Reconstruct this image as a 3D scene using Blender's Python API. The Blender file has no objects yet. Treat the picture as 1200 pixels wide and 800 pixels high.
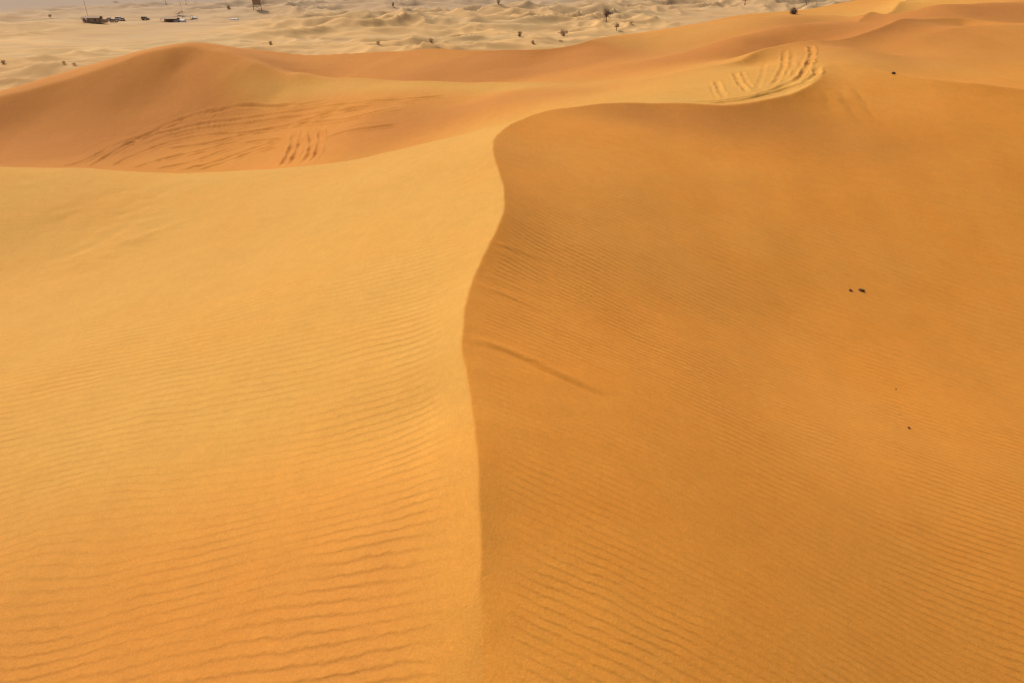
import bpy, bmesh, math, random
import numpy as np
from mathutils import Vector, Matrix

random.seed(7)
C = bpy.context.scene.collection
R = math.radians

# ------------------------------------------------------------------ camera
CAMZ = 30.0            # the plain lies at z = 0, the camera stands 30 m above it
PITCH = R(28.8)
F = 800.0              # focal length in pixels of a 1200 x 800 picture
cp, sp = math.cos(PITCH), math.sin(PITCH)

def ray(u, v):
    xc, yc = (u-600)/F, (400-v)/F
    return xc, cp+yc*sp, -sp+yc*cp            # x, forward, up

def PY(u, v, Y):                              # point on the ray at forward distance Y
    x, y, z = ray(u, v); t = Y/y
    return (x*t, Y, z*t)

def PZ(u, v, z0):                             # point on the ray at height z0 below the camera
    x, y, z = ray(u, v); t = z0/z
    return (x*t, y*t, z0)

# ------------------------------------------------------------------ noise
_rng = np.random.RandomState(11)
_perm = _rng.permutation(256); _perm = np.concatenate([_perm, _perm])
_g = _rng.rand(256)*2*math.pi
_gx, _gy = np.cos(_g), np.sin(_g)

def noise(x, y, seed=0):
    x = np.asarray(x, float)+seed*17.31; y = np.asarray(y, float)-seed*9.77
    xi = np.floor(x).astype(np.int64); yi = np.floor(y).astype(np.int64)
    xf, yf = x-xi, y-yi
    u = xf*xf*xf*(xf*(xf*6-15)+10); v = yf*yf*yf*(yf*(yf*6-15)+10)
    def g(a, b, dx, dy):
        h = _perm[(_perm[(a+seed) & 255]+b) & 255]
        return _gx[h]*dx+_gy[h]*dy
    n00 = g(xi, yi, xf, yf); n10 = g(xi+1, yi, xf-1, yf)
    n01 = g(xi, yi+1, xf, yf-1); n11 = g(xi+1, yi+1, xf-1, yf-1)
    a = n00+u*(n10-n00); b = n01+u*(n11-n01)
    return (a+v*(b-a))*1.5

def fbm(x, y, oct=3, seed=0):
    s = 0; a = 1.0
    for i in range(oct):
        s = s+a*noise(x*2**i, y*2**i, seed+i); a *= .5
    return s

def sstep(a, b, x):
    t = np.clip((x-a)/(b-a), 0, 1)
    return t*t*(3-2*t)

# ------------------------------------------------------------------ crest lines
def catmull(P, n=6):
    P = [np.array(p, float) for p in P]
    P = [2*P[0]-P[1]]+P+[2*P[-1]-P[-2]]
    out = []
    for i in range(1, len(P)-2):
        for j in range(n):
            t = j/n
            out.append(.5*((2*P[i])+(-P[i-1]+P[i+1])*t+(2*P[i-1]-5*P[i]+4*P[i+1]-P[i+2])*t*t
                           + (-P[i-1]+3*P[i]-3*P[i+1]+P[i+2])*t**3))
    out.append(P[-2])
    return np.array(out)

# each row: u, v, z (below camera) or Y, kink k, width w
crA = [(566,980,-4.85,0,.8),(566,800,-4.66,.0,.9),(566,745,-4.6,.06,.9),(565,690,-4.54,.22,.9),(563,600,-4.42,.34,1.0),
       (556,510,-4.32,.40,1.2),(545,430,-4.26,.44,1.3),(541,402,-4.24,.46,1.4),(541,385,-4.235,.46,1.4),(548,345,-4.22,.46,1.5),
       (568,295,-4.2,.46,1.6),(590,250,-4.17,.46,1.7),(588,215,-4.14,.46,1.7),(578,178,-4.12,.44,1.7),
       (581,160,-4.1,.34,1.6),(600,145,-4.1,.32,1.6),(640,129,-4.2,.34,1.6),(700,122,-4.33,.36,1.8),
       (770,121,-4.4,.38,1.8),(850,123,-4.4,.40,1.8),(900,116,-4.28,.40,1.8),(938,105,-4.12,.38,1.7),
       (960,92,-4.0,.30,1.4),(966,79,-3.86,.14,1.2),(970,73,-3.8,.0,1.0)]
crR = [(966,77,-3.84,0,1.2),(985,75,-3.78,.09,1.4),(1015,79,-3.84,.14,1.4),(1050,88,-4.0,.24,1.4),
       (1110,96,-4.12,.28,1.4),(1200,105,-4.3,.28,1.4),(1300,118,-4.6,.12,1.4)]
A = [PZ(u, v, z)+(k, w) for u, v, z, k, w in crA]
# skyline of the near dune's left flank
crL = [(595,146,20.9,.10,1.2),(540,158,22.4,.16,1.4),(450,180,23.4,.20,1.6),(350,195,24.0,.24,1.8),(270,201,24.4,.26,1.8),
       (200,203,24.7,.26,1.8),(100,197,24.8,.26,1.8),(0,195,24.6,.26,1.8),(-150,197,24.4,.24,1.8),(-400,200,24,.2,1.8)]
# second dune on the left, its crest running to the right
crB = [(-250,160,50,.2,3),(-100,132,52,.2,3),(0,113,53,.2,3),(60,98,54,.2,3),(120,80,55,.2,3),(170,62,56,.2,3),(200,55.5,56,.2,3),(225,54.5,56,.2,3),
       (260,61,54.5,.2,3),(300,73,52,.2,3),(350,85,49.5,.2,2.8),(420,92,47,.26,2.6),(500,95,44,.26,2.4),(580,96,42,.2,2.2),
       (640,97,40,.12,2.2),(690,99,38.5,.03,2)]
# third ridge behind it
crC = [(235,57,66,.1,3),(320,61,66,.26,3),(400,63,65,.3,3),(440,61,64,.3,3),(500,57.5,61,.32,3),(560,59.5,58,.38,3),(620,57.5,56.5,.42,3),
       (680,51,57,.34,3),(700,45,58.5,.18,3),(730,41,61,.1,3)]
# ridge above the tracked plateau, rising to the right
crD = [(700,108,34,.02,1.8),(780,88,35,.08,2),(830,77,35.5,.16,2),(880,63,37,.32,2.2),(920,52,38.5,.36,2.4),(960,45,40,.36,2.6),
       (1030,33,43,.36,2.8),(1080,23,47,.34,3),(1130,22,48,.3,3),(1200,27,45,.3,3),(1300,35,44,.15,3),(1420,40,44,.1,3)]
# far bright tongue at the upper right
crE = [(985,33,53,.1,3),(1005,27,55,.3,3.2),(1030,20,61,.4,3.5),(1048,12,66,.45,3.8),(1057,5,72,.45,4),(1062,0,78,.45,4),(1066,-10,88,.4,4)]
# minor fold on the slope right of the tracks
crG = [(1025,62,38,0,1.2),(1045,58,38.5,.03,1.2),(1080,43,40.5,.07,1.4),(1120,33,42,.12,1.6),(1160,30.5,42.6,.10,1.6),(1200,30,43,.06,1.6),(1260,31,43.5,0,1.6)]
def toC(l): return [PY(u, v, Y)+(k, w) for u, v, Y, k, w in l]
CREST_RAW = [A, [PZ(u, v, z)+(k, w) for u, v, z, k, w in crR], toC(crL), toC(crB), toC(crC), toC(crD), toC(crE), toC(crG)]
CRESTS = [catmull(c, 5) for c in CREST_RAW]
# the main crest is slightly irregular
_A = catmull(CREST_RAW[0], 9)
_s = np.concatenate([[0], np.cumsum(np.hypot(np.diff(_A[:, 0]), np.diff(_A[:, 1])))])
_A[:, 0] += .020*noise(_s*1.1, _s*0+.5, 91)+.014*noise(_s*3.1, _s*0+.5, 92)
_A[:, 1] += .020*noise(_s*1.2, _s*0+.5, 93)*sstep(18, 22, _A[:, 1])
CRESTS[0] = _A

def seg_nearest(x, y, P):
    """distance, parameters interpolated along polyline P (x, y, z, k, w), signed side"""
    d2 = np.full(x.shape, 1e18); val = np.zeros(x.shape+(3,)); sd = np.zeros(x.shape)
    for i in range(len(P)-1):
        ax, ay = P[i, 0], P[i, 1]; bx, by = P[i+1, 0]-ax, P[i+1, 1]-ay
        L = bx*bx+by*by+1e-12
        t = np.clip(((x-ax)*bx+(y-ay)*by)/L, 0, 1)
        dx, dy = x-ax-t*bx, y-ay-t*by
        q = dx*dx+dy*dy
        m = q < d2
        d2 = np.where(m, q, d2)
        sd = np.where(m, bx*dy-by*dx, sd)
        tt = t[m][:, None]
        val[m] = P[i, 2:5]*(1-tt)+P[i+1, 2:5]*tt
    return np.sqrt(d2), val, np.sign(sd)

def crease(x, y):
    out = np.zeros(x.shape)
    for P in CRESTS:
        wmax = P[:, 4].max()*7
        m = ((x > P[:, 0].min()-wmax) & (x < P[:, 0].max()+wmax) & (y > P[:, 1].min()-wmax) & (y < P[:, 1].max()+wmax))
        if not m.any(): continue
        xm, ym = x[m], y[m]
        d, v, _ = seg_nearest(xm, ym, P)
        idx = np.where(d < 4.3*max(P[:, 4].max(), .2))[0]
        xs, ys, ds = xm[idx], ym[idx], d[idx]
        sw = np.zeros(len(idx)); sk = np.zeros(len(idx)); sww = np.zeros(len(idx)); tau = .10*ds+.03
        for i in range(len(P)-1):     # blend the crest's height and width over the nearest stretch
            ax, ay = P[i, 0], P[i, 1]; bx, by = P[i+1, 0]-ax, P[i+1, 1]-ay
            L = bx*bx+by*by+1e-12
            t = np.clip(((xs-ax)*bx+(ys-ay)*by)/L, 0, 1)
            q = np.sqrt((xs-ax-t*bx)**2+(ys-ay-t*by)**2)
            g = np.exp(-(q-ds)/tau)
            sw += g; sk += g*(P[i, 3]*(1-t)+P[i+1, 3]*t); sww += g*(P[i, 4]*(1-t)+P[i+1, 4]*t)
        k = np.zeros(len(d)); w = np.full(len(d), .2)
        k[idx] = np.maximum(sk/sw, 0); w[idx] = np.maximum(sww/sw, .2)
        e = w*(.012+.16*(1-np.clip(k/.26, 0, 1))); out[m] += k*w*np.exp(-np.sqrt(d*d+e*e)/w)*(1-sstep(2.0, 4.2, d/w))
    return out

# ------------------------------------------------------------------ control points (u, v, forward distance)
pts = [
 # left flank of the near dune
 (450,400,8.6),(300,400,9.8),(150,400,11.0),(0,400,12.0),(-250,400,13.2),(300,600,5.55),(0,600,6.6),(150,600,6.05),(450,600,5.05),(0,800,4.25),(300,800,3.55),
 (450,750,3.62),(150,800,3.9),(300,300,15.0),(450,300,12.2),(450,230,16.9),(540,200,17.2),(520,300,10.9),(500,500,6.75),(300,230,20.0),(150,300,17.0),
 (0,300,18.0),(0,230,22.3),(150,230,21.6),(90,280,18.6),(300,500,7.25),(0,500,8.7),(-250,250,20),(-250,600,7.3),(480,350,10.1),
 (380,210,22.2),(560,165,20.0),(-300,800,4.9),
 # right flank and bowl
 (750,300,13.2),(900,400,11.4),(1200,400,13.9),(1200,250,20.2),(850,180,22.3),(940,130,26.6),(1100,130,26.3),
 (1050,200,22.2),(1000,250,19.2),(700,600,5.05),(900,780,3.75),(1200,600,6.8),(1200,800,4.33),(900,600,5.7),(1400,400,15.0),(1400,200,24),(1400,700,6.15),
 # valley behind the near dune and face of the second dune
 (500,152,33.5),(400,178,33.5),(300,192,37.5),(200,196,40),(100,190,42.5),(0,185,45),(-200,190,45),(450,130,38.0),(330,150,43),(330,110,48.5),(420,110,43.5),(540,120,38.5),
 (200,155,46.5),(100,150,48.5),(0,150,50),(200,110,51.5),(130,110,52),(215,80,54.3),(60,125,51.8),(280,95,50.5),(600,120,33.5),(600,105,38),
 # between second and third ridge
 (350,75,60.5),(440,78,57.5),(500,84,53),(580,85,50.5),(620,77,52.5),(640,64,55.5),(560,70,54.6),(450,68,61.3),(330,67,63.5),(690,60,54.5),(680,80,48),(600,66,54.8),
 # plateau behind the near crest
 (640,115,33),(700,112,31.5),(760,108,30.5),(830,100,30.5),(880,88,32),(910,75,34),(930,62,36.5),(940,85,31.5),(750,70,48),(760,55,56),(760,38.5,68),(820,60,48),(850,50,52),(850,30,74),
 (860,22.5,80),(890,15.5,85),(930,19,82),(980,12.5,86),(1005,6,88),(930,30,46.3),(930,21,58),(980,24,50),(980,17,62),(1030,-2,92),(930,46,44),(870,57,42),(870,42,44.5),(870,32,55),(1020,16,68),
 # slopes at the upper right
 (1000,55,37),(1050,70,34.5),(1100,60,37),(1100,80,32.8),(1180,60,37),(1180,90,31.5),(1000,65,34.5),(1100,17,51.5),(1100,3,55),(1160,17,52),(1160,3,56),(1200,15,53),(1200,3,57),(1100,-8,70),(1200,-10,72),(1060,22,51.5),
 (1350,10,64),(1350,60,40),(1350,90,33),(1300,-8,90),
]
ctrl = [PY(*p) for p in pts]
hid = [  # points the picture does not show
 (-4,27.5,-7.0),(-9,28.5,-8.4),(-16,30,-9.6),(-28,31,-9.8),(-45,32,-10),(0,27,-5.6),
 (-28,80,-12),(-6,80,-11),(-50,70,-14),(-80,60,-14),
 (0,0,-5.6),(-5,0,-6.6),(6,0,-7.0),(0,-6,-6),(-12,-4,-8.5),(14,-4,-8.5),(-20,8,-8.5),(22,8,-8.8),(-35,20,-9),(36,18,-8.5),(60,30,-6),
 (12,36.5,-4.6),(4.5,80,-9),(-10.7,52.0,-7.6),(-5.6,49,-7.3),(-1.2,46.5,-6.75),(-15.8,55.2,-7.8),(16.3,42.0,-4.35),(13,40.6,-4.6),
]
ctrl += hid
for c in CREST_RAW:
    for i, p in enumerate(c):
        ctrl.append(tuple(p[:3]))
ctrl = np.array(ctrl)

def tps_phi(r2): return .5*r2*np.log(r2+1e-9)
X0, Y0 = ctrl[:, 0], ctrl[:, 1]
# work in log-like coordinates so that near and far detail are treated alike
def warp(x, y):
    r = np.sqrt(x*x+(y+3)**2+4)
    s = np.log(r)*6
    return s*0+np.arctan2(x, y+3.0001)*6, s
WX, WY = warp(X0, Y0)
n = len(ctrl)
K = tps_phi((WX[:, None]-WX[None])**2+(WY[:, None]-WY[None])**2)
# regularise a little more for the far points
lam = np.full(n, .006); lam[:len(pts)] = np.where(np.array([p[2] for p in pts]) < 27, .6, .02); lam[len(pts):len(pts)+len(hid)] = .03
K[np.arange(n), np.arange(n)] += lam
Pm = np.stack([np.ones(n), WX, WY], 1)
M = np.zeros((n+3, n+3)); M[:n, :n] = K; M[:n, n:] = Pm; M[n:, :n] = Pm.T
rhs = np.zeros(n+3); rhs[:n] = ctrl[:, 2]-crease(X0.copy(), Y0.copy())
W = np.linalg.solve(M, rhs)

SKYU = np.array([-500,-200,0,120,200,235,262,320,440,560,680,740,800,860,1030,1200,1700.])
SKYY = np.array([54,57,57,58,59,64,68,69,68,63,61.5,66,77,84,96,104,108.])
SKYT = (SKYU-600)/F/1.0
def base_height(x, y):
    out = np.empty(x.shape)
    fx, fy = x.ravel(), y.ravel(); o = out.ravel()
    for s in range(0, fx.size, 60000):
        a, b = warp(fx[s:s+60000], fy[s:s+60000])
        r2 = (a[:, None]-WX[None])**2+(b[:, None]-WY[None])**2
        o[s:s+60000] = tps_phi(r2) @ W[:n]+W[n]+W[n+1]*a+W[n+2]*b
    return o.reshape(x.shape)

def height(x, y):
    x = np.asarray(x, float); y = np.asarray(y, float)
    z = base_height(x, y)+crease(x, y)
    r = np.sqrt(x*x+y*y)
    # soft undulations, larger farther away
    z += .03*fbm(x/2.4+3, y/3.0, 2, 3)*sstep(4, 9, r)+.09*noise(x/7, y/9, 5)*sstep(25, 40, r)
    # beyond the skyline the sand falls to the plain
    t = x/np.maximum(y, 1)
    sky = np.interp(t*1.08, SKYT, SKYY)
    e = np.maximum(y-sky, 0)
    z -= .45*e*e/(e+6)
    side = np.maximum(np.abs(x)-1.05*np.maximum(y, 10)-6, 0)
    z -= .12*side
    return np.maximum(z, -31.0)

def hit(uv, N=900):
    """where the rays through the given picture points meet the sand"""
    uv = np.array(uv, float)
    Y = np.exp(np.linspace(math.log(2.2), math.log(100), N))
    dx, dy, dz = (uv[:, 0]-600)/F, cp+(400-uv[:, 1])/F*sp, -sp+(400-uv[:, 1])/F*cp
    XX = dx[:, None]/dy[:, None]*Y[None]; YY = np.repeat(Y[None], len(uv), 0); ZZ = dz[:, None]/dy[:, None]*Y[None]
    H = height(XX, YY); g = ZZ-H
    out = []
    for i in range(len(uv)):
        j = np.where(g[i] < 0)[0]
        j = j[0] if len(j) else len(Y)-1
        j = max(j, 1)
        f = g[i, j-1]/(g[i, j-1]-g[i, j]+1e-12)
        yy = Y[j-1]+(Y[j]-Y[j-1])*f
        out.append((dx[i]/dy[i]*yy, yy))
    return np.array(out)

# ------------------------------------------------------------------ marks on the sand: (points, kind, width m, depth m)
marks = []
def mark(p, kind, w, d): marks.append((p, kind, w, d))
for p in [
  [(105,196),(128,181),(150,169),(180,154),(210,141),(260,127)],
  [(130,196),(155,183),(200,167),(260,157),(340,146),(420,126)],
  [(70,196),(95,190),(130,172),(161,162),(200,147)],
  [(161,166),(189,156),(245,144),(315,135),(378,126),(420,121),(470,117),(525,112)],
  [(165,171),(195,160),(250,149),(320,140),(385,131),(430,125),(490,120)],
  [(192,175),(245,168),(305,153),(350,146),(420,137),(480,125)],
  [(175,200),(224,190),(266,175),(297,166),(336,162)],
  [(203,202),(245,192),(280,180),(315,168),(338,162)],
  [(225,202),(262,191),(300,177),(328,169)],
  [(150,199),(190,187),(235,177),(290,162)],
  [(378,163),(420,152),(470,146)],
  [(240,134),(300,124),(380,119)]]:
    mark(p, 'rut', .125, .068)
    mark([(a+3, b+2.4) for a, b in p[1:]], 'rut', .09, .035)
    mark([(a-14, b-2.2) for a, b in p[1:]], 'rut', .08, .022)
for p in [
  [(345,153),(344,164),(341,176),(336,186),(329,196)],
  [(352,157),(351,170),(347,182),(340,194)],
  [(362,150),(366,160),(365,174),(361,184),(354,193)],
  [(374,151),(375,163),(373,175),(369,184),(362,191)]]:
    mark(p, 'rut', .17, .085)
for p in [
  [(800,120),(842,119),(880,113),(910,104),(930,96),(941,86),(950,70),(951,57),(946,53)],
  [(825,122),(880,116),(920,105),(942,97),(956,87),(959,77)]]:
    mark(p, 'rut', .12, .06)
for p in [
  [(839,94),(843,104),(849,116)],[(861,85),(867,98),(878,109)],[(920,58),(918,78),(906,100)]]:
    mark(p, 'rut', .11, .036)
for p in [
  [(833,100),(838,110),(841,118)],[(869,83),(874,95),(882,104)],[(930,60),(926,80),(913,95)],[(945,60),(938,77),(927,91)],[(897,72),(893,88),(886,106)]]:
    mark(p, 'rut', .10, .014)
for p in [[(972,103),(985,128),(999,148)],[(991,100),(1006,128),(1030,150)],[(981,104),(996,130),(1012,150)]]:
    mark(p, 'rib', .22, .028)
# wind-cut ribs running down from the near crest
mark([(541,396),(565,402),(594,411),(620,422),(650,437),(690,455),(720,468)], 'step', .065, .028)
mark([(552,332),(575,340),(600,350),(650,372)], 'step', .05, .010)
mark([(558,320),(580,328),(622,345)], 'step', .04, .009)
mark([(575,286),(600,292),(645,308)], 'step', .05, .011)
mark([(573,292),(598,300),(640,318)], 'step', .05, .009)
mark([(600,344),(625,354),(650,366)], 'step', .05, .009)
mark([(633,393),(655,404),(690,424),(730,444)], 'step', .05, .012)
mark([(880,661),(900,664),(922,669)], 'step', .03, .003)
# soft swells on the near left flank
mark([(525,375),(495,400),(465,428),(425,455)], 'swell', .26, .05)
mark([(510,398),(480,425),(455,452)], 'swell', .17, .03)
mark([(250,225),(180,262),(100,308),(0,362)], 'swell', .8, .09)
mark([(190,205),(110,245),(0,305)], 'swell', 1.1, -.12)
mark([(0,215),(30,216),(70,211)], 'swell', .35, .06)
mark([(560,560),(561,620),(563,690)], 'swell', .12, .008)
allp = [q for m in marks for q in m[0]]
HP = hit(allp); i0 = 0; MARKS = []
for p, kind, w, d in marks:
    q = HP[i0:i0+len(p)]; i0 += len(p)
    MARKS.append((catmull(np.c_[q, np.zeros((len(q), 3))], 5), kind, w, d))

def add_marks(x, y, z):
    for P, kind, w, dp in MARKS:
        m = ((x > P[:, 0].min()-5*w) & (x < P[:, 0].max()+5*w) & (y > P[:, 1].min()-5*w) & (y < P[:, 1].max()+5*w))
        if not m.any(): continue
        xx, yy = x[m], y[m]
        wob = .5*w*noise(xx*1.7, yy*1.7, 9)
        d, _, s = seg_nearest(xx+wob, yy-wob, P)
        d = d*s
        # fade at the ends
        L = np.minimum(np.hypot(xx-P[0, 0], yy-P[0, 1]), np.hypot(xx-P[-1, 0], yy-P[-1, 1]))
        fade = sstep(0, 7*w, L)*np.clip(1+.9*noise(xx*.8, yy*.8, 21), .1, 2)
        if kind == 'rut':
            f = -np.exp(-(d/w)**4)+.55*np.exp(-((np.abs(d)-1.7*w)/(.5*w))**2)
        elif kind == 'rib':
            f = np.exp(-(d/w)**2)-.4*np.exp(-((np.abs(d)-1.8*w)/(.7*w))**2)
        elif kind == 'step':
            f = 1.2*np.exp(-((d-.5*w)/(1.3*w))**2)-.7*np.exp(-((d+1.0*w)/(.7*w))**2)
        else:
            f = np.exp(-(d/w)**2)
        z[m] += dp*f*fade

# ------------------------------------------------------------------ sheets
def fan(name, angs, rs, fn, attrs, mat, kind='structure'):
    na, nr = len(angs), len(rs)
    AA, RR = np.meshgrid(angs, rs)
    x = RR*np.sin(AA); y = RR*np.cos(AA)
    z = fn(x, y)
    co = np.stack([x, y, z+CAMZ], -1).reshape(-1, 3).astype(np.float32)
    me = bpy.data.meshes.new(name)
    me.vertices.add(na*nr); me.vertices.foreach_set('co', co.ravel())
    i = np.arange((nr-1)*(na-1)); r_, c_ = i//(na-1), i % (na-1)
    a = r_*na+c_
    q = np.stack([a, a+na, a+na+1, a+1], 1)[:, ::-1].astype(np.int32)
    me.loops.add(q.size); me.loops.foreach_set('vertex_index', q.ravel())
    me.polygons.add(len(q)); me.polygons.foreach_set('loop_start', np.arange(0, q.size, 4, dtype=np.int32))
    me.polygons.foreach_set('use_smooth', np.ones(len(q), dtype=bool))
    me.update(calc_edges=True)
    for k, f in attrs.items():
        at = me.attributes.new(k, 'FLOAT', 'POINT')
        at.data.foreach_set('value', f(x, y, z).ravel().astype(np.float32))
    me.materials.append(mat)
    o = bpy.data.objects.new(name, me); C.objects.link(o)
    o['kind'] = kind
    return o

# ------------------------------------------------------------------ materials
def new_mat(name):
    m = bpy.data.materials.new(name); m.use_nodes = True
    nt = m.node_tree; nt.nodes.clear()
    out = nt.nodes.new('ShaderNodeOutputMaterial')
    b = nt.nodes.new('ShaderNodeBsdfPrincipled')
    nt.links.new(b.outputs[0], out.inputs[0])
    b.inputs['Roughness'].default_value = .9
    b.inputs['Specular IOR Level'].default_value = .15
    return m, nt, b

class NT:
    def __init__(s, nt): s.nt = nt
    def n(s, t, **kw):
        o = s.nt.nodes.new(t)
        for k, v in kw.items(): setattr(o, k, v)
        return o
    def l(s, a, b): s.nt.links.new(a, b)
    def math(s, op, a, b=None, c=None, clamp=False):
        o = s.n('ShaderNodeMath', operation=op); o.use_clamp = clamp
        for i, v in enumerate((a, b, c)):
            if v is None: continue
            if isinstance(v, (int, float)): o.inputs[i].default_value = v
            else: s.l(v, o.inputs[i])
        return o.outputs[0]
    def attr(s, name):
        o = s.n('ShaderNodeAttribute', attribute_name=name); return o.outputs['Fac']
    def noise(s, vec, scale, detail=2, rough=.5):
        o = s.n('ShaderNodeTexNoise'); s.l(vec, o.inputs['Vector'])
        o.inputs['Scale'].default_value = scale; o.inputs['Detail'].default_value = detail; o.inputs['Roughness'].default_value = rough
        return o.outputs['Fac']
    def mix(s, f, a, b, blend='MIX'):
        o = s.n('ShaderNodeMix', data_type='RGBA', blend_type=blend)
        for sock, v in ((o.inputs['Factor'], f), (o.inputs[6], a), (o.inputs[7], b)):
            if isinstance(v, (int, float)): sock.default_value = v
            elif isinstance(v, tuple): sock.default_value = v+(1,) if len(v) == 3 else v
            else: s.l(v, sock)
        return o.outputs[2]
    def ramp(s, f, a, b):
        o = s.n('ShaderNodeMapRange'); o.interpolation_type = 'SMOOTHSTEP'
        s.l(f, o.inputs[0]); o.inputs[1].default_value = a; o.inputs[2].default_value = b
        return o.outputs[0]

PALE = (.605, .318, .068); DEEP = (.69, .256, .030); RED_SHADE = (.475, .186, .038)
def sand_material():
    m, nt, b = new_mat('orange_sand'); N = NT(nt)
    g = N.n('ShaderNodeNewGeometry').outputs['Position']
    tone = N.attr('tone'); red_shade = N.attr('red_shade')
    big = N.noise(g, .35, 3); med = N.noise(g, 2.2, 3); fine = N.noise(g, 45, 5, .8)
    t = N.math('ADD', tone, N.math('MULTIPLY', N.math('SUBTRACT', big, .5), .5))
    t = N.math('ADD', t, N.math('MULTIPLY', N.math('SUBTRACT', med, .5), .22), clamp=True)
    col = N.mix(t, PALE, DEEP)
    col = N.mix(red_shade, col, RED_SHADE)
    ph = N.attr('phase'); am = N.attr('ripple')
    jit = N.math('MULTIPLY', N.math('SUBTRACT', N.noise(g, 5.5, 2), .5), .55)
    a = N.math('MULTIPLY', N.math('ADD', ph, jit), 2*math.pi)
    s1 = N.math('SINE', a)
    wv = N.math('SINE', N.math('ADD', a, N.math('MULTIPLY', s1, .55)))
    patch = N.math('ADD', N.math('MULTIPLY', N.ramp(N.noise(g, .9, 2), .34, .64), .6), .4)
    amp = N.math('MULTIPLY', am, patch)
    h1 = N.math('MULTIPLY', wv, amp)
    # ripple troughs mixed slightly darker
    col = N.mix(N.math('MULTIPLY', N.math('MULTIPLY', N.math('SUBTRACT', 0.0, wv), amp), .10, clamp=True), col, (.50, .20, .045))
    v = N.math('ADD', .46, N.math('MULTIPLY', fine, .62))
    v = N.math('ADD', v, N.math('MULTIPLY', N.noise(g, 11, 5, .75), .26))
    v = N.math('ADD', v, N.math('MULTIPLY', N.noise(g, 2.6, 4, .7), .20))
    hsv = N.n('ShaderNodeHueSaturation'); N.l(col, hsv.inputs['Color']); N.l(v, hsv.inputs['Value'])
    N.l(hsv.outputs[0], b.inputs['Base Color'])
    bp = N.n('ShaderNodeBump'); bp.inputs['Strength'].default_value = 1; bp.inputs['Distance'].default_value = .0039
    N.l(h1, bp.inputs['Height'])
    bp2 = N.n('ShaderNodeBump'); bp2.inputs['Strength'].default_value = .55; bp2.inputs['Distance'].default_value = .009
    N.l(N.noise(g, 28, 3, .65), bp2.inputs['Height']); N.l(bp.outputs[0], bp2.inputs['Normal'])
    N.l(bp2.outputs[0], b.inputs['Normal'])
    b.inputs['Roughness'].default_value = .95
    return m

def plain_material():
    m, nt, b = new_mat('pale_sand'); N = NT(nt)
    g = N.n('ShaderNodeNewGeometry').outputs['Position']
    far = N.attr('far'); flat = N.attr('flat'); near = N.attr('near')
    mp = N.n('ShaderNodeMapping'); N.l(g, mp.inputs[0]); mp.inputs['Scale'].default_value = (.35, 1, 1)
    n1 = N.noise(mp.outputs[0], .035, 5, .6); n2 = N.noise(g, .012, 4, .6)
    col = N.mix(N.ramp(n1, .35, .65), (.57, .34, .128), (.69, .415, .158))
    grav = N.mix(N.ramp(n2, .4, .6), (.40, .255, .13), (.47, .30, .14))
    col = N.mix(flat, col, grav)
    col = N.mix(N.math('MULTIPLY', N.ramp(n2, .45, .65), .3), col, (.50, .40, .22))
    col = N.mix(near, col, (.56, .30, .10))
    col = N.mix(far, col, (.33, .245, .18))  # distance haze painted over the plain as a grey tint
    N.l(col, b.inputs['Base Color'])
    return m

# ------------------------------------------------------------------ the dunes
CA = CRESTS[0]
def side_of_A(x, y):
    """signed distance to the main crest: positive on the left flank"""
    d, _, s = seg_nearest(x, y, CA)
    return d*s
_cache = {}
def sdA(x, y):
    k = x.shape
    if k not in _cache: _cache[k] = side_of_A(x, y)
    return _cache[k]

def phase(x, y, z):
    s = sdA(x, y)
    left = y+.02*x+.13*noise(x/2.6, y/2.2, 31)+.45*noise(x/9, y/8, 32)+.04*noise(x/.8, y/.6, 33)
    right = y+.30*x+.10*noise(x/2.2, y/2.0, 34)+.4*noise(x/8, y/7, 35)+.03*noise(x/.7, y/.5, 36)
    def cycles(q, q0, l0, g):      # ripple count along q: spacing l0, widening beyond q0
        return np.where(q < q0, q/l0, q0/l0+np.log1p(g*np.maximum(q-q0, 0)/l0)/g)
    return np.where(s > 0, cycles(left, 6.0, .132, .012), cycles(right, 5.5, .100, .012))

def blob(x, y, c, rx, ry): return np.exp(-((x-c[0])/rx)**2-((y-c[1])/ry)**2)

def ripple(x, y, z):
    s = sdA(x, y)
    L = 1.0*sstep(.12, .75, s)*(1+.7*blob(x, y, (-2.0, 8.2), 2.4, 3.0))*(1-.6*sstep(10, 16, y))
    L *= .75+.5*noise(x/3, y/3, 41)
    Rr = sstep(.08, .4, -s)*(.70+.30*noise(x/2.5, y/3.5, 42))
    Rr += 2.0*blob(x, y, (1.9, 10.2), 1.7, 3.0)+.6*blob(x, y, (.3, 10.5), .8, 1.8)+.5*blob(x, y, (6, 9), 3, 3)+.15*blob(x, y, (.9, 4.6), 1.1, 1.2)*sstep(.2, .7, -s)
    Rr *= 1-.7*blob(x, y, (.9, 7.2), 1.1, .9)
    Rr *= 1-.6*blob(x, y, (2.5, 5.2), 1.0, 1.1)
    Rr *= 1-.5*sstep(14, 20, y)
    Rr *= .85*(1+.5*sstep(5.5, 11, y))
    Rr = np.clip(Rr, 0, 2.4)
    a = np.where(s > 0, L, Rr)
    return np.clip(a, 0, 2.4)*(1-sstep(20, 30, y))*sstep(.04, .35, np.abs(s))

def crest_band(x, y):      # pale lit edge painted along the second dune's crest
    return np.exp(-((y-51+.53*(x+20))/2.0)**2)*sstep(-23, -17, x)*(1-sstep(0, 8, x))

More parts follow.
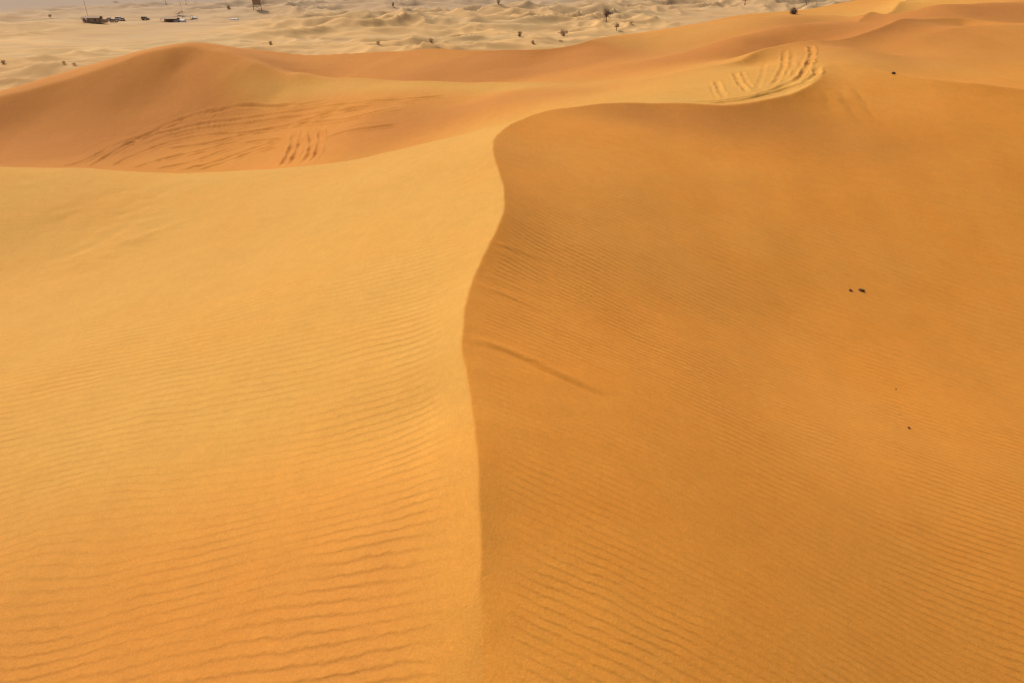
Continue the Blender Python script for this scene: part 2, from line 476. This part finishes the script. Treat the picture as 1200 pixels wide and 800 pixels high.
def tone(x, y, z):
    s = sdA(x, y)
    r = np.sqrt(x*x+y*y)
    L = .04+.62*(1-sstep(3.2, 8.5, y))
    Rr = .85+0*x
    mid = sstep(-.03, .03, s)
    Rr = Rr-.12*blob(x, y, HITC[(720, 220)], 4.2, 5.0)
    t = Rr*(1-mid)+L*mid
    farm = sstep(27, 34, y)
    return t*(1-farm)+(.62-.45*blob(x, y, (10, 33), 8, 7)-.6*blob(x, y, (36, 75), 10, 14)-.5*blob(x, y, HITC[(760, 60)], 7, 5)-.5*blob(x, y, HITC[(860, 30)], 14, 5)-.6*crest_band(x, y))*farm  # far sunlit slopes are painted paler here

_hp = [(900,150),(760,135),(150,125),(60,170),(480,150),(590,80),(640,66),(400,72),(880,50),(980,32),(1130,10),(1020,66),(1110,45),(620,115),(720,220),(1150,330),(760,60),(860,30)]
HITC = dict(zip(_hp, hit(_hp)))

def red_shade(x, y, z):  # shade of viewer-facing dune faces put into the colour, plus redder sand
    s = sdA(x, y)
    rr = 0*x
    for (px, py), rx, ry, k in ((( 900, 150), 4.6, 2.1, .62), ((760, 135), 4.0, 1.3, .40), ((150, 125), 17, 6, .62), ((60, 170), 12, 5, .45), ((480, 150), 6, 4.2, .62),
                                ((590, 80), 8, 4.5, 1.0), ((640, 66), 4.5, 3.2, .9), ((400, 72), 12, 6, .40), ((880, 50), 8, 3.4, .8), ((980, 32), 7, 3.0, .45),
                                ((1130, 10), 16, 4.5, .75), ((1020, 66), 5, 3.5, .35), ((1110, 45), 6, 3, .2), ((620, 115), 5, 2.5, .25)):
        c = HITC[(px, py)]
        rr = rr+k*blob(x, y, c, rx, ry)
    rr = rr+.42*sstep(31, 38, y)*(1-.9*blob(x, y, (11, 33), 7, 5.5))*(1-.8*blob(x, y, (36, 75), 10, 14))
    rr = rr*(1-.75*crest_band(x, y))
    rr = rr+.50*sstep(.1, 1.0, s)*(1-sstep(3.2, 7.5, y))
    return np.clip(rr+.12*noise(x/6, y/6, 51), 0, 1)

def dune_fn(x, y):
    z = height(x, y)
    add_marks(x, y, z)
    # churned sand where the wheels turned at the crest
    m = blob(x, y, hit([(935,100)])[0], 2.6, 2.2)
    z += .012*m*noise(x*3.2, y*3.2, 61)
    return z

a_in = np.linspace(-R(42), R(42), 1050)
a_out = np.linspace(R(42), R(80), 70)[1:]
angs = np.concatenate([-a_out[::-1], a_in, a_out])
rs = [.4]
while rs[-1] < 210:
    r = rs[-1]
    rs.append(r*(1.02 if r < 2.4 else 1.0062 if r < 9 else 1.0042 if r < 22 else 1.0032 if r < 66 else 1.007 if r < 110 else 1.02))
dunes = fan('sand_dunes', angs, np.array(rs), dune_fn, {'phase': phase, 'ripple': ripple, 'tone': tone, 'red_shade': red_shade}, sand_material())

# ------------------------------------------------------------------ the plain beyond
def plain_rel(x, y):
    """relief of the far plain (metres above z = 0) and how dune-like it is there"""
    r = np.sqrt(x*x+y*y); t = x/np.maximum(y, 1)
    am = sstep(-.8, -.3, t)*(1-sstep(900, 1500, r)) * .45+.55
    am = am*(1-sstep(600, 800, r)*(1-sstep(-.25, .05, t)))
    wx = x+14*noise(x/60, y/60, 71); wy = y+14*noise(x/60, y/60, 72)
    h = 0
    for L, a, sd in ((40, 3.0, 73), (21, 2.0, 74), (95, 2.6, 76), (11, .8, 79)):
        nn = noise((wx*.8+wy*.35)/L*.8, (wy*.9-wx*.35)/L*1.2, sd)
        h = h+a*np.clip(1-np.abs(nn)*2.4, 0, 1)**1.25
    # lee sides steeper: shear the sampling
    h = h*am*np.clip(.5+1.1*noise(x/130, y/170, 77)+.35, .08, 1.3)
    return h+.5*noise(x/150, y/150, 78), am
def plain_fn(x, y):
    h, _ = plain_rel(x, y)
    return h-CAMZ
def flatness(x, y, z):
    h = z+CAMZ
    t = x/np.maximum(y, 1)
    f = 1-sstep(.15, 1.3, h)
    return f*(.55-.15*sstep(-.5, -.1, t))
a2 = np.linspace(-R(46), R(46), 900); a2o = np.linspace(R(46), R(180), 60)[1:]
angs2 = np.concatenate([-a2o[::-1], a2, a2o])
rs2 = [30]
while rs2[-1] < 14000:
    r = rs2[-1]; rs2.append(r*(1.03 if r < 110 else 1.0055 if r < 1100 else 1.03))
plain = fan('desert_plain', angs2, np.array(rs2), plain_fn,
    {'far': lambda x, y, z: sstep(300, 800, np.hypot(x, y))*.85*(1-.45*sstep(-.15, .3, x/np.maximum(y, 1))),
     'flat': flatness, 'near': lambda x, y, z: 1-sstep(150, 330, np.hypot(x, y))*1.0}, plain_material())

# ------------------------------------------------------------------ helpers for things
def simple_mat(name, c, rough=.8, vary=.25, scale=3.0, metal=0):
    m, nt, b = new_mat(name); N = NT(nt)
    tc = N.n('ShaderNodeTexCoord').outputs['Object']
    f = N.noise(tc, scale, 4, .6)
    c2 = tuple(v*(1-vary) for v in c); c3 = tuple(min(v*(1+vary), 1) for v in c)
    N.l(N.mix(f, c2, c3), b.inputs['Base Color'])
    b.inputs['Roughness'].default_value = rough; b.inputs['Metallic'].default_value = metal
    return m
M = {  # far plant and camp colours lightened to paint in distance haze
 'leaf': simple_mat('hazed_leaves', (.30, .21, .12), .8, .4, 2),
 'leaf2': simple_mat('dry_scrub', (.56, .39, .21), .85, .35, 2),
 'leaf3': simple_mat('dark_leaves', (.36, .26, .17), .8, .4, 2),
 'bark': simple_mat('bark', (.16, .11, .07)),
 'brown': simple_mat('hazed_timber', (.38, .26, .16)),
 'canvas': simple_mat('dark_canvas', (.42, .29, .18)),
 'white': simple_mat('white_canvas', (.80, .74, .66), .7, .08),
 'grey': simple_mat('dull_steel', (.40, .31, .24), .5, .15),
 'glass': simple_mat('tinted_glass', (.10, .08, .07), .15, .1),
 'rubber': simple_mat('tyre_rubber', (.03, .028, .026), .9, .1),
 'carD': simple_mat('hazed_dark_paint', (.36, .26, .17), .4, .1),
 'carG': simple_mat('hazed_grey_paint', (.36, .26, .19), .4, .1),
 'carW': simple_mat('white_paint', (.78, .74, .68), .4, .05),
 'stone': simple_mat('dark_stone', (.085, .045, .022), .85, .3, 40),
}
def tag(o, label=None, cat=None, group=None):
    if label: o['label'] = label
    if cat: o['category'] = cat
    if group: o['group'] = group
def empty(name, loc, rz=0, label=None, cat=None, group=None):
    o = bpy.data.objects.new(name, None); C.objects.link(o); o.location = loc; o.rotation_euler[2] = rz
    o.empty_display_size = .3
    tag(o, label, cat, group); return o
def obj(name, bm, mat, parent=None, loc=None, smooth=False):
    me = bpy.data.meshes.new(name); bmesh.ops.recalc_face_normals(bm, faces=bm.faces); bm.to_mesh(me); bm.free()
    if smooth:
        for p in me.polygons: p.use_smooth = True
    me.materials.append(mat)
    o = bpy.data.objects.new(name, me); C.objects.link(o)
    if parent: o.parent = parent
    if loc is not None: o.location = loc
    return o
def copy_tree(o, parent=None):
    c = o.copy(); C.objects.link(c); c.parent = parent
    for ch in o.children: copy_tree(ch, c)
    return c
def box(bm, x0, x1, y0, y1, z0, z1, bev=0):
    r = bmesh.ops.create_cube(bm, size=1)
    for v in r['verts']:
        v.co = Vector(((x0+x1)/2+v.co.x*(x1-x0), (y0+y1)/2+v.co.y*(y1-y0), (z0+z1)/2+v.co.z*(z1-z0)))
    if bev:
        bmesh.ops.bevel(bm, geom=list({e for v in r['verts'] for e in v.link_edges}), offset=bev, segments=2, affect='EDGES')
def tube(bm, a, b, r0, r1, n=8):
    a, b = Vector(a), Vector(b); d = b-a; q = d.to_track_quat('Z', 'Y')
    va = [bm.verts.new(a+q @ Vector((r0*math.cos(t), r0*math.sin(t), 0))) for t in [2*math.pi*i/n for i in range(n)]]
    vb = [bm.verts.new(b+q @ Vector((r1*math.cos(t), r1*math.sin(t), 0))) for t in [2*math.pi*i/n for i in range(n)]]
    for i in range(n): bm.faces.new((va[i], va[(i+1) % n], vb[(i+1) % n], vb[i]))
    bm.faces.new(va[::-1]); bm.faces.new(vb)
def prism(bm, prof, x0, x1):
    """side outline in (y, z), extruded along x"""
    a = [bm.verts.new((x0, p[0], p[1])) for p in prof]; b = [bm.verts.new((x1, p[0], p[1])) for p in prof]
    n = len(prof)
    for i in range(n): bm.faces.new((a[i], a[(i+1) % n], b[(i+1) % n], b[i]))
    bm.faces.new(a[::-1]); bm.faces.new(b)

def on_plain(u, v):
    """where the ray through a picture point meets the plain, and metres per picture pixel there"""
    dx, dy, dz = ray(u, v)
    T = np.exp(np.linspace(math.log(110), math.log(2500), 5000))
    g = dz/dy*T-plain_fn(dx/dy*T, T)
    j = np.where(g < 0)[0]; Y = float(T[j[0]]) if len(j) else 2000.0
    x, y, z = PY(u, v, Y); z = float(plain_fn(np.array([x]), np.array([y]))[0])
    return Vector((x, y, z+CAMZ)), math.sqrt(x*x+y*y+z*z)/ (F*math.sqrt(1+((u-600)/F)**2+((400-v)/F)**2))
# on the plain's pixel scale: one pixel at slant distance D covers about D / (F * sqrt(1 + tan^2)) metres

# ------------------------------------------------------------------ trees and shrubs
def leaves_bm(rnd, cx, cy, cz, rx, ry, rz, clumps, per, size):
    bm = bmesh.new()
    for k in range(clumps):
        while True:
            p = Vector((rnd.uniform(-1, 1), rnd.uniform(-1, 1), rnd.uniform(-1, 1)))
            if .25 < p.length < 1: break
        s = rnd.uniform(.16, .34)
        for j in range(per):
            q = p+Vector((rnd.gauss(0, s), rnd.gauss(0, s), rnd.gauss(0, s*.7)))
            c = Vector((cx+q.x*rx, cy+q.y*ry, max(cz+q.z*rz, .03)))
            a = Vector((rnd.gauss(0, 1), rnd.gauss(0, 1), rnd.gauss(0, 1))).normalized()
            b = a.orthogonal().normalized(); w = size*rnd.uniform(.6, 1.3)
            vs = [bm.verts.new(c+a*w*.9), bm.verts.new(c+b*w*.5), bm.verts.new(c-a*w*.9), bm.verts.new(c-b*w*.5)]
            bm.faces.new(vs)
    return bm

def tree(u, v, hpx, wpx, label, group, mat='leaf', lean=.0):
    p, m = on_plain(u, v); rnd = random.Random(int(u*7+v)); h, w = hpx*m, wpx*m
    t = empty('desert_tree', p, 0, label, 'tree', group)
    bm = bmesh.new()
    top = Vector((lean*h, 0, h*.55))
    mid = Vector((lean*h*.3-.03*h, 0, h*.28))
    tube(bm, (0, 0, -.3), mid, .05*h, .036*h); tube(bm, mid, top, .036*h, .02*h)
    for k in range(5):
        a = k*1.26+.4
        tube(bm, mid.lerp(top, rnd.uniform(.3, 1)), Vector((math.cos(a)*w*.3+top.x, math.sin(a)*w*.3, h*rnd.uniform(.62, .85))), .018*h, .006*h, 6)
    obj('trunk', bm, M['bark'], t)
    obj('crown', leaves_bm(rnd, top.x, 0, h*.70, w*.5, w*.45, h*.30, 26, 26, h*.055), M[mat], t)
    return t
def shrub(u, v, hpx, wpx, label, group, mat='leaf2'):
    p, m = on_plain(u, v); rnd = random.Random(int(u*5+v*3)); h, w = hpx*m*.85, wpx*m*.85
    t = empty('desert_shrub', p, 0, label, 'shrub', group)
    bm = bmesh.new()
    for k in range(7):
        a = k*.9
        tube(bm, (0, 0, -.2), (math.cos(a)*w*.32, math.sin(a)*w*.32, h*rnd.uniform(.4, .75)), .03*h, .008*h, 5)
    obj('stem', bm, M['bark'], t)
    obj('foliage', leaves_bm(rnd, 0, 0, h*.5, w*.5, w*.5, h*.45, 20, 22, h*.09), M[mat], t)
    return t

GT = 'trees scattered over the far plain'; GS = 'shrubs scattered over the far plain'
tree(710.5, 26.5, 14, 8.5, 'dark round tree on a bare trunk above a small faded tree', GT)
tree(722.5, 36, 8, 5, 'small faded tree just below and right of the dark lone tree', GT, 'leaf2')
tree(873, 6, 11, 13, 'widest dark tree at the top edge beyond the dunes', GT, 'leaf3')
tree(945, 5, 8, 7, 'dark tree at the top edge, up and right of the round bush', GT, 'leaf3')
shrub(609, 43, 7, 5, 'small olive shrub left of a broad pale shrub, low on the plain', GS)
shrub(660.5, 42.5, 9, 9, 'broad pale olive shrub on the plain left of the two lone trees', GS)
shrub(624.5, 51.5, 5, 5, 'low brown shrub nearest the ridge, second from left above the dark slope', GS)
shrub(657.5, 49.5, 3, 6, 'flat little shrub close to the ridge under the broad pale shrub', GS)
shrub(739.5, 28, 3, 4, 'tiny shrub on the plain right of the lone dark tree', GS)
shrub(4.5, 75, 4.5, 5, 'dark little shrub on the plain at the far left edge', GS, 'leaf3')
shrub(75, 75, 3, 4, 'faint shrub on the flat plain above the left dune slope', GS)
shrub(87, 76.5, 3, 5, 'faint shrub, right one of two above the left dune slope', GS)
shrub(59, 21, 4, 3.5, 'small shrub on the grey flat left of the camp', GS)
shrub(268, 10.5, 4, 4, 'dark shrub on the plain between white tent and water tower', GS, 'leaf3')
shrub(461, 8, 5, 3, 'small dark shrub on the grey far flat above the pale dunes', GS)
shrub(136, 4, 2.5, 6, 'low dark shrub on the far flat above the parked cars', GS)
shrub(317, 53, 5, 4, 'small shrub between low pale dunes, above the peak of the left dune', GS)
shrub(584, 5, 6, 4, 'small shrub at the top edge above the pale dunes', GS)
shrub(443, 52, 4, 5, 'small shrub close above the third ridge, middle of the pale dunes', GS)
shrub(505, 50, 5, 5, 'shrub in a hollow close above the third ridge, right of centre of the pale dunes', GS)

# round bush on the edge of the orange dunes
q = hit([(929.5, 17)])[0]
gz = float(height(np.array([q[0]]), np.array([q[1]]))[0])
rnd = random.Random(3)
t = empty('desert_shrub', (q[0], q[1], gz+CAMZ-.05), 0, 'dark round bush standing on the edge of the orange dunes', 'shrub')
bm = bmesh.new()
for k in range(7):
    tube(bm, (0, 0, -.2), (math.cos(k)*.25, math.sin(k)*.25, .55), .03, .01, 5)
obj('stem', bm, M['bark'], t)
obj('foliage', leaves_bm(rnd, 0, 0, .38, .36, .36, .36, 40, 24, .06), M['leaf'], t)

# ------------------------------------------------------------------ the camp
def rootat(name, u, v, rz, label, cat, group=None):
    p, m = on_plain(u, v); return empty(name, p, rz, label, cat, group), m

t, m = rootat('timber_shed', 110, 27, .06, 'long low dark timber shed beneath the tall thin mast', 'shed')
bm = bmesh.new(); box(bm, -4.6, 4.2, -2.2, 2.2, 0, 2.4)
obj('wall', bm, M['brown'], t)
bm = bmesh.new(); prism(bm, [(-2.7, 2.35), (-2.7, 2.5), (0, 3.4), (2.7, 2.5), (2.7, 2.35), (0, 3.22)], -5, 4.6)
obj('roof', bm, M['canvas'], t)
bm = bmesh.new(); box(bm, -.5, .5, -2.26, -2.203, 0, 2.0); obj('door', bm, M['grey'], t)
for xx in (-3, 2.2):
    bm = bmesh.new(); box(bm, xx-.5, xx+.5, -2.25, -2.203, 1.0, 1.9); obj('window', bm, M['glass'], t)
bm = bmesh.new(); box(bm, 4.21, 7.0, -1.8, 1.8, 0, 1.75, .05); obj('lean_to', bm, M['brown'], t)

def make_car(paint, name='parked_car'):
    t = empty(name, (0, 0, 0))
    bm = bmesh.new()
    prism(bm, [(-2.3, .45), (-2.35, .8), (-2.2, 1.05), (-1.2, 1.15), (2.2, 1.15), (2.35, .9), (2.3, .45)], -.92, .92)
    obj('body', bm, paint, t)
    bm = bmesh.new()
    a = [(-1.15, 1.152), (-.55, 1.78), (1.85, 1.80), (2.15, 1.152)]
    prism(bm, a, -.8, .8); obj('cabin', bm, paint, t)
    for s in (-1, 1):
        bm = bmesh.new(); x0, x1 = (.803, .82) if s > 0 else (-.82, -.803)
        prism(bm, [(-.95, 1.2), (-.5, 1.68), (1.75, 1.7), (1.98, 1.2)], x0, x1); obj('side_window', bm, M['glass'], t)
    bm = bmesh.new()
    vs = [bm.verts.new(c) for c in ((-.72, -1.12, 1.2), (.72, -1.12, 1.2), (.66, -.62, 1.72), (-.66, -.62, 1.72))]; bm.faces.new(vs)
    obj('windscreen', bm, M['glass'], t)
    for sx in (-1, 1):
        bm = bmesh.new(); box(bm, sx*.72-.14, sx*.72+.14, -2.37, -2.3, .78, .92); obj('headlight', bm, M['white'], t)
        for yy in (-1.45, 1.45):
            bm = bmesh.new(); tube(bm, (sx*.74, yy, .38), (sx*.97, yy, .38), .38, .38, 20)
            w = obj('wheel', bm, M['rubber'], t)
            bm = bmesh.new(); tube(bm, (sx*.972, yy, .38), (sx*.985, yy, .38), .2, .2, 14); obj('rim', bm, M['grey'], w)
    return t
cars = {k: make_car(M[k]) for k in ('carD', 'carG', 'carW')}
used = set()
GC = 'cars parked beside the camp shed'
for u, v, rz, k, lab in [
  (122.5, 26.5, 1.2, 'carD', 'dark car parked nearest to the long timber shed'),
  (128, 25, .2, 'carD', 'dark car parked end on, second from the timber shed'),
  (134, 26.5, 1.4, 'carG', 'brownish grey car parked between dark cars and the white car'),
  (140, 24, 1.5, 'carW', 'bright white car parked at the right end of the camp row'),
  (144, 25, .3, 'carD', 'dark car parked close against the white car, outermost in the row'),
  (170.5, 23.5, 1.5, 'carD', 'dark car parked alone between the row of cars and the white tent')]:
    p, m = on_plain(u, v)
    o = cars[k] if k not in used else copy_tree(cars[k])
    used.add(k); o.location = p; o.rotation_euler[2] = rz
    tag(o, lab, 'car', GC)

# pale posts left of the shed
for u, hh, lab in ((97.5, 3.0, 'pale upright signpost left of the shed, the outer one'), (102, 2.6, 'pale upright signpost close against the left end of the shed')):
    t, m = rootat('signpost', u, 27, 0, lab, 'signpost', 'pale posts left of the shed')
    bm = bmesh.new(); tube(bm, (0, 0, -.2), (0, 0, hh), .1, .08); obj('post', bm, M['white'], t)
    bm = bmesh.new(); box(bm, -.5, .5, -.13, -.083, hh-1.3, hh-.3); obj('board', bm, M['white'], t)

# shade canopy and white tent
t, m = rootat('shade_canopy', 201, 26, 0, 'long low dark shade canopy left of the white tent', 'canopy')
bm = bmesh.new(); prism(bm, [(-2.5, 1.7), (-2.5, 1.8), (0, 2.5), (2.5, 1.8), (2.5, 1.7), (0, 2.38)], -5.5, 4.5); obj('roof', bm, M['canvas'], t)
bm = bmesh.new(); box(bm, -5.2, 4.2, 2.2, 2.26, 0, 1.75); obj('back_screen', bm, M['canvas'], t)
for xx in (-5.2, -1.8, 1.2, 4.2):
    bm = bmesh.new(); tube(bm, (xx, -2.3, -.2), (xx, -2.3, 1.75), .07, .07); obj('post', bm, M['brown'], t)
t, m = rootat('white_tent', 211, 26, .05, 'low white tent beside the dark shade canopy', 'tent')
bm = bmesh.new(); prism(bm, [(-1.5, 0), (-1.5, .9), (0, 1.6), (1.5, .9), (1.5, 0)], -3.2, 3.2); obj('tent_body', bm, M['white'], t)
bm = bmesh.new(); box(bm, -.5, .5, -1.56, -1.503, 0, .85); obj('door_flap', bm, M['canvas'], t)
t, m = rootat('shade_canopy', 216, 23.5, .05, 'dark canopy with a pale slanting sail behind the white tent', 'canopy')
bm = bmesh.new(); prism(bm, [(-2, 1.9), (-2, 2.0), (2, 2.8), (2, 2.68)], -5.5, 5.0); obj('roof', bm, M['canvas'], t)
bm = bmesh.new()
vs = [bm.verts.new(c) for c in ((-4.5, -.5, 2.9), (-.2, -.6, 5.1), (.6, .6, 4.6), (-3.4, .8, 2.9))]; bm.faces.new(vs); obj('sail', bm, M['white'], t)
for xx in (-5.2, 0, 4.7):
    for yy, hh in ((-1.8, 1.93), (1.8, 2.6)):
        bm = bmesh.new(); tube(bm, (xx, yy, -.2), (xx, yy, hh), .07, .07); obj('post', bm, M['brown'], t)
t, m = rootat('white_tent', 228, 22.5, .1, 'small white tent, the one farthest right in the camp', 'tent')
bm = bmesh.new(); prism(bm, [(-1, 0), (-1, .7), (0, 1.3), (1, .7), (1, 0)], -1.6, 1.6); obj('tent_body', bm, M['white'], t)
bm = bmesh.new(); box(bm, -.35, .35, -1.06, -1.003, 0, .65); obj('door_flap', bm, M['canvas'], t)
t, m = rootat('white_tent', 275, 24, .1, 'small pale tent on the pale dunes away from the camp', 'tent')
bm = bmesh.new(); prism(bm, [(-1, 0), (-1, .6), (0, 1.0), (1, .6), (1, 0)], -2.2, 2.2); obj('tent_body', bm, M['white'], t)
bm = bmesh.new(); box(bm, -.35, .35, -1.06, -1.003, 0, .55); obj('door_flap', bm, M['canvas'], t)

# water tower
t, m = rootat('water_tower', 302, 12, .3, 'dark square tank on four legs on the far flat', 'water tower')
bm = bmesh.new(); box(bm, -2.6, 2.6, -2.6, 2.6, 3.2, 7.6, .12); obj('tank', bm, M['brown'], t)
bm = bmesh.new(); box(bm, -2.9, 2.9, -2.9, 2.9, 7.603, 7.9); obj('lid', bm, M['canvas'], t)
for sx in (-1, 1):
    for sy in (-1, 1):
        bm = bmesh.new(); tube(bm, (sx*2.7, sy*2.7, -.3), (sx*2.3, sy*2.3, 3.2), .16, .16); obj('leg', bm, M['grey'], t)
for z0, z1 in ((.3, 2.8), (2.8, .3)):
    bm = bmesh.new(); tube(bm, (-2.6, -2.6, z0), (2.6, -2.6, z1), .07, .07, 6); obj('brace', bm, M['grey'], t)

# masts
def mast(u, v, h, r, label):
    t, m = rootat('mast', u, v, 0, label, 'mast', 'thin masts beside the camp')
    bm = bmesh.new(); tube(bm, (0, 0, -.5), (0, 0, h), r, r*.55); obj('pole', bm, M['grey'], t)
    bm = bmesh.new(); box(bm, -.5, .5, -.5, .5, -.2, .35, .04); obj('footing', bm, M['white'], t)
    bm = bmesh.new(); box(bm, -.9, .9, -.06, .06, h-1.2, h-1.1); obj('cross_arm', bm, M['grey'], t)
mast(104, 23, 23, .11, 'tallest thin mast rising behind the dark timber shed')
mast(214.5, 20, 21, .09, 'thin mast rising behind the white tent')
mast(218.5, 6, 13, .13, 'faint mast at the top edge, farther off than the one behind the white tent')
mast(194.5, 5, 9, .12, 'faint short mast at the top edge, left of the two above the white tent')

# ------------------------------------------------------------------ stones lying on the sand
def stone(u, v, sx, sy, sz, rz, label):
    q = hit([(u, v)])[0]; z = float(height(np.array([q[0]]), np.array([q[1]]))[0])
    bm = bmesh.new(); bmesh.ops.create_icosphere(bm, subdivisions=3, radius=1)
    rnd = random.Random(int(u))
    o1 = rnd.random()*50
    for vv in bm.verts:
        c = vv.co.copy()
        k = 1+.32*float(noise(np.array([c.x*1.3+o1]), np.array([c.y*1.3+c.z*1.7]), 5)[0])
        c *= k; c.z = max(c.z, -.5)
        vv.co = Vector((c.x*sx, c.y*sy, c.z*sz))
    o = obj('stone', bm, M['stone'], None, (q[0], q[1], z+CAMZ+sz*.25))
    o.rotation_euler = (0, .15, rz)
    tag(o, label, 'stone', 'small dark stones lying on the dune')
stone(996.5, 340.5, .05, .035, .028, .5, 'smaller left one of a close pair of dark stones on the right slope')
stone(1009, 340.5, .085, .05, .034, -.1, 'larger right one of a close pair of dark stones on the right slope')
stone(1065, 501.5, .024, .02, .02, .4, 'tiny dark stone alone low on the right slope')
stone(1050, 456, .014, .012, .010, .4, 'tiniest dark speck of stone above the lone stone on the right slope')
stone(1047, 86.5, .10, .07, .05, .9, 'dark stone on the ridge line right of the wheel tracks')

# ------------------------------------------------------------------ light
SUN_EL, SUN_AZ = 47, -48       # azimuth measured from the view direction, negative = left
el, az = R(SUN_EL), R(SUN_AZ)
d = Vector((math.sin(az)*math.cos(el), math.cos(az)*math.cos(el), math.sin(el)))
L = bpy.data.lights.new('sun', 'SUN'); L.energy = 1.95; L.angle = R(.6); L.color = (1, .93, .82)
so = bpy.data.objects.new('sun', L); C.objects.link(so); so.rotation_euler = d.to_track_quat('Z', 'Y').to_euler(); so.location = (0, 0, 80)
w = bpy.data.worlds.new('World'); bpy.context.scene.world = w; w.use_nodes = True
nt = w.node_tree; bg = nt.nodes['Background']
sky = nt.nodes.new('ShaderNodeTexSky'); sky.sky_type = 'NISHITA'; sky.sun_disc = False
sky.sun_elevation = el; sky.sun_rotation = az; sky.dust_density = 7; sky.air_density = 1; sky.ozone_density = 1
nt.links.new(sky.outputs[0], bg.inputs[0]); bg.inputs[1].default_value = .115

cam = bpy.data.cameras.new('camera'); cam.lens = 24; cam.sensor_width = 36; cam.clip_start = .05; cam.clip_end = 30000
co = bpy.data.objects.new('camera', cam); C.objects.link(co); co.location = (0, 0, CAMZ); co.rotation_euler = (math.pi/2-PITCH, 0, 0)
S = bpy.context.scene; S.camera = co
S.view_settings.view_transform = 'Standard'; S.view_settings.look = 'None'; S.view_settings.exposure = 0
S.cycles.filter_width = 1.2
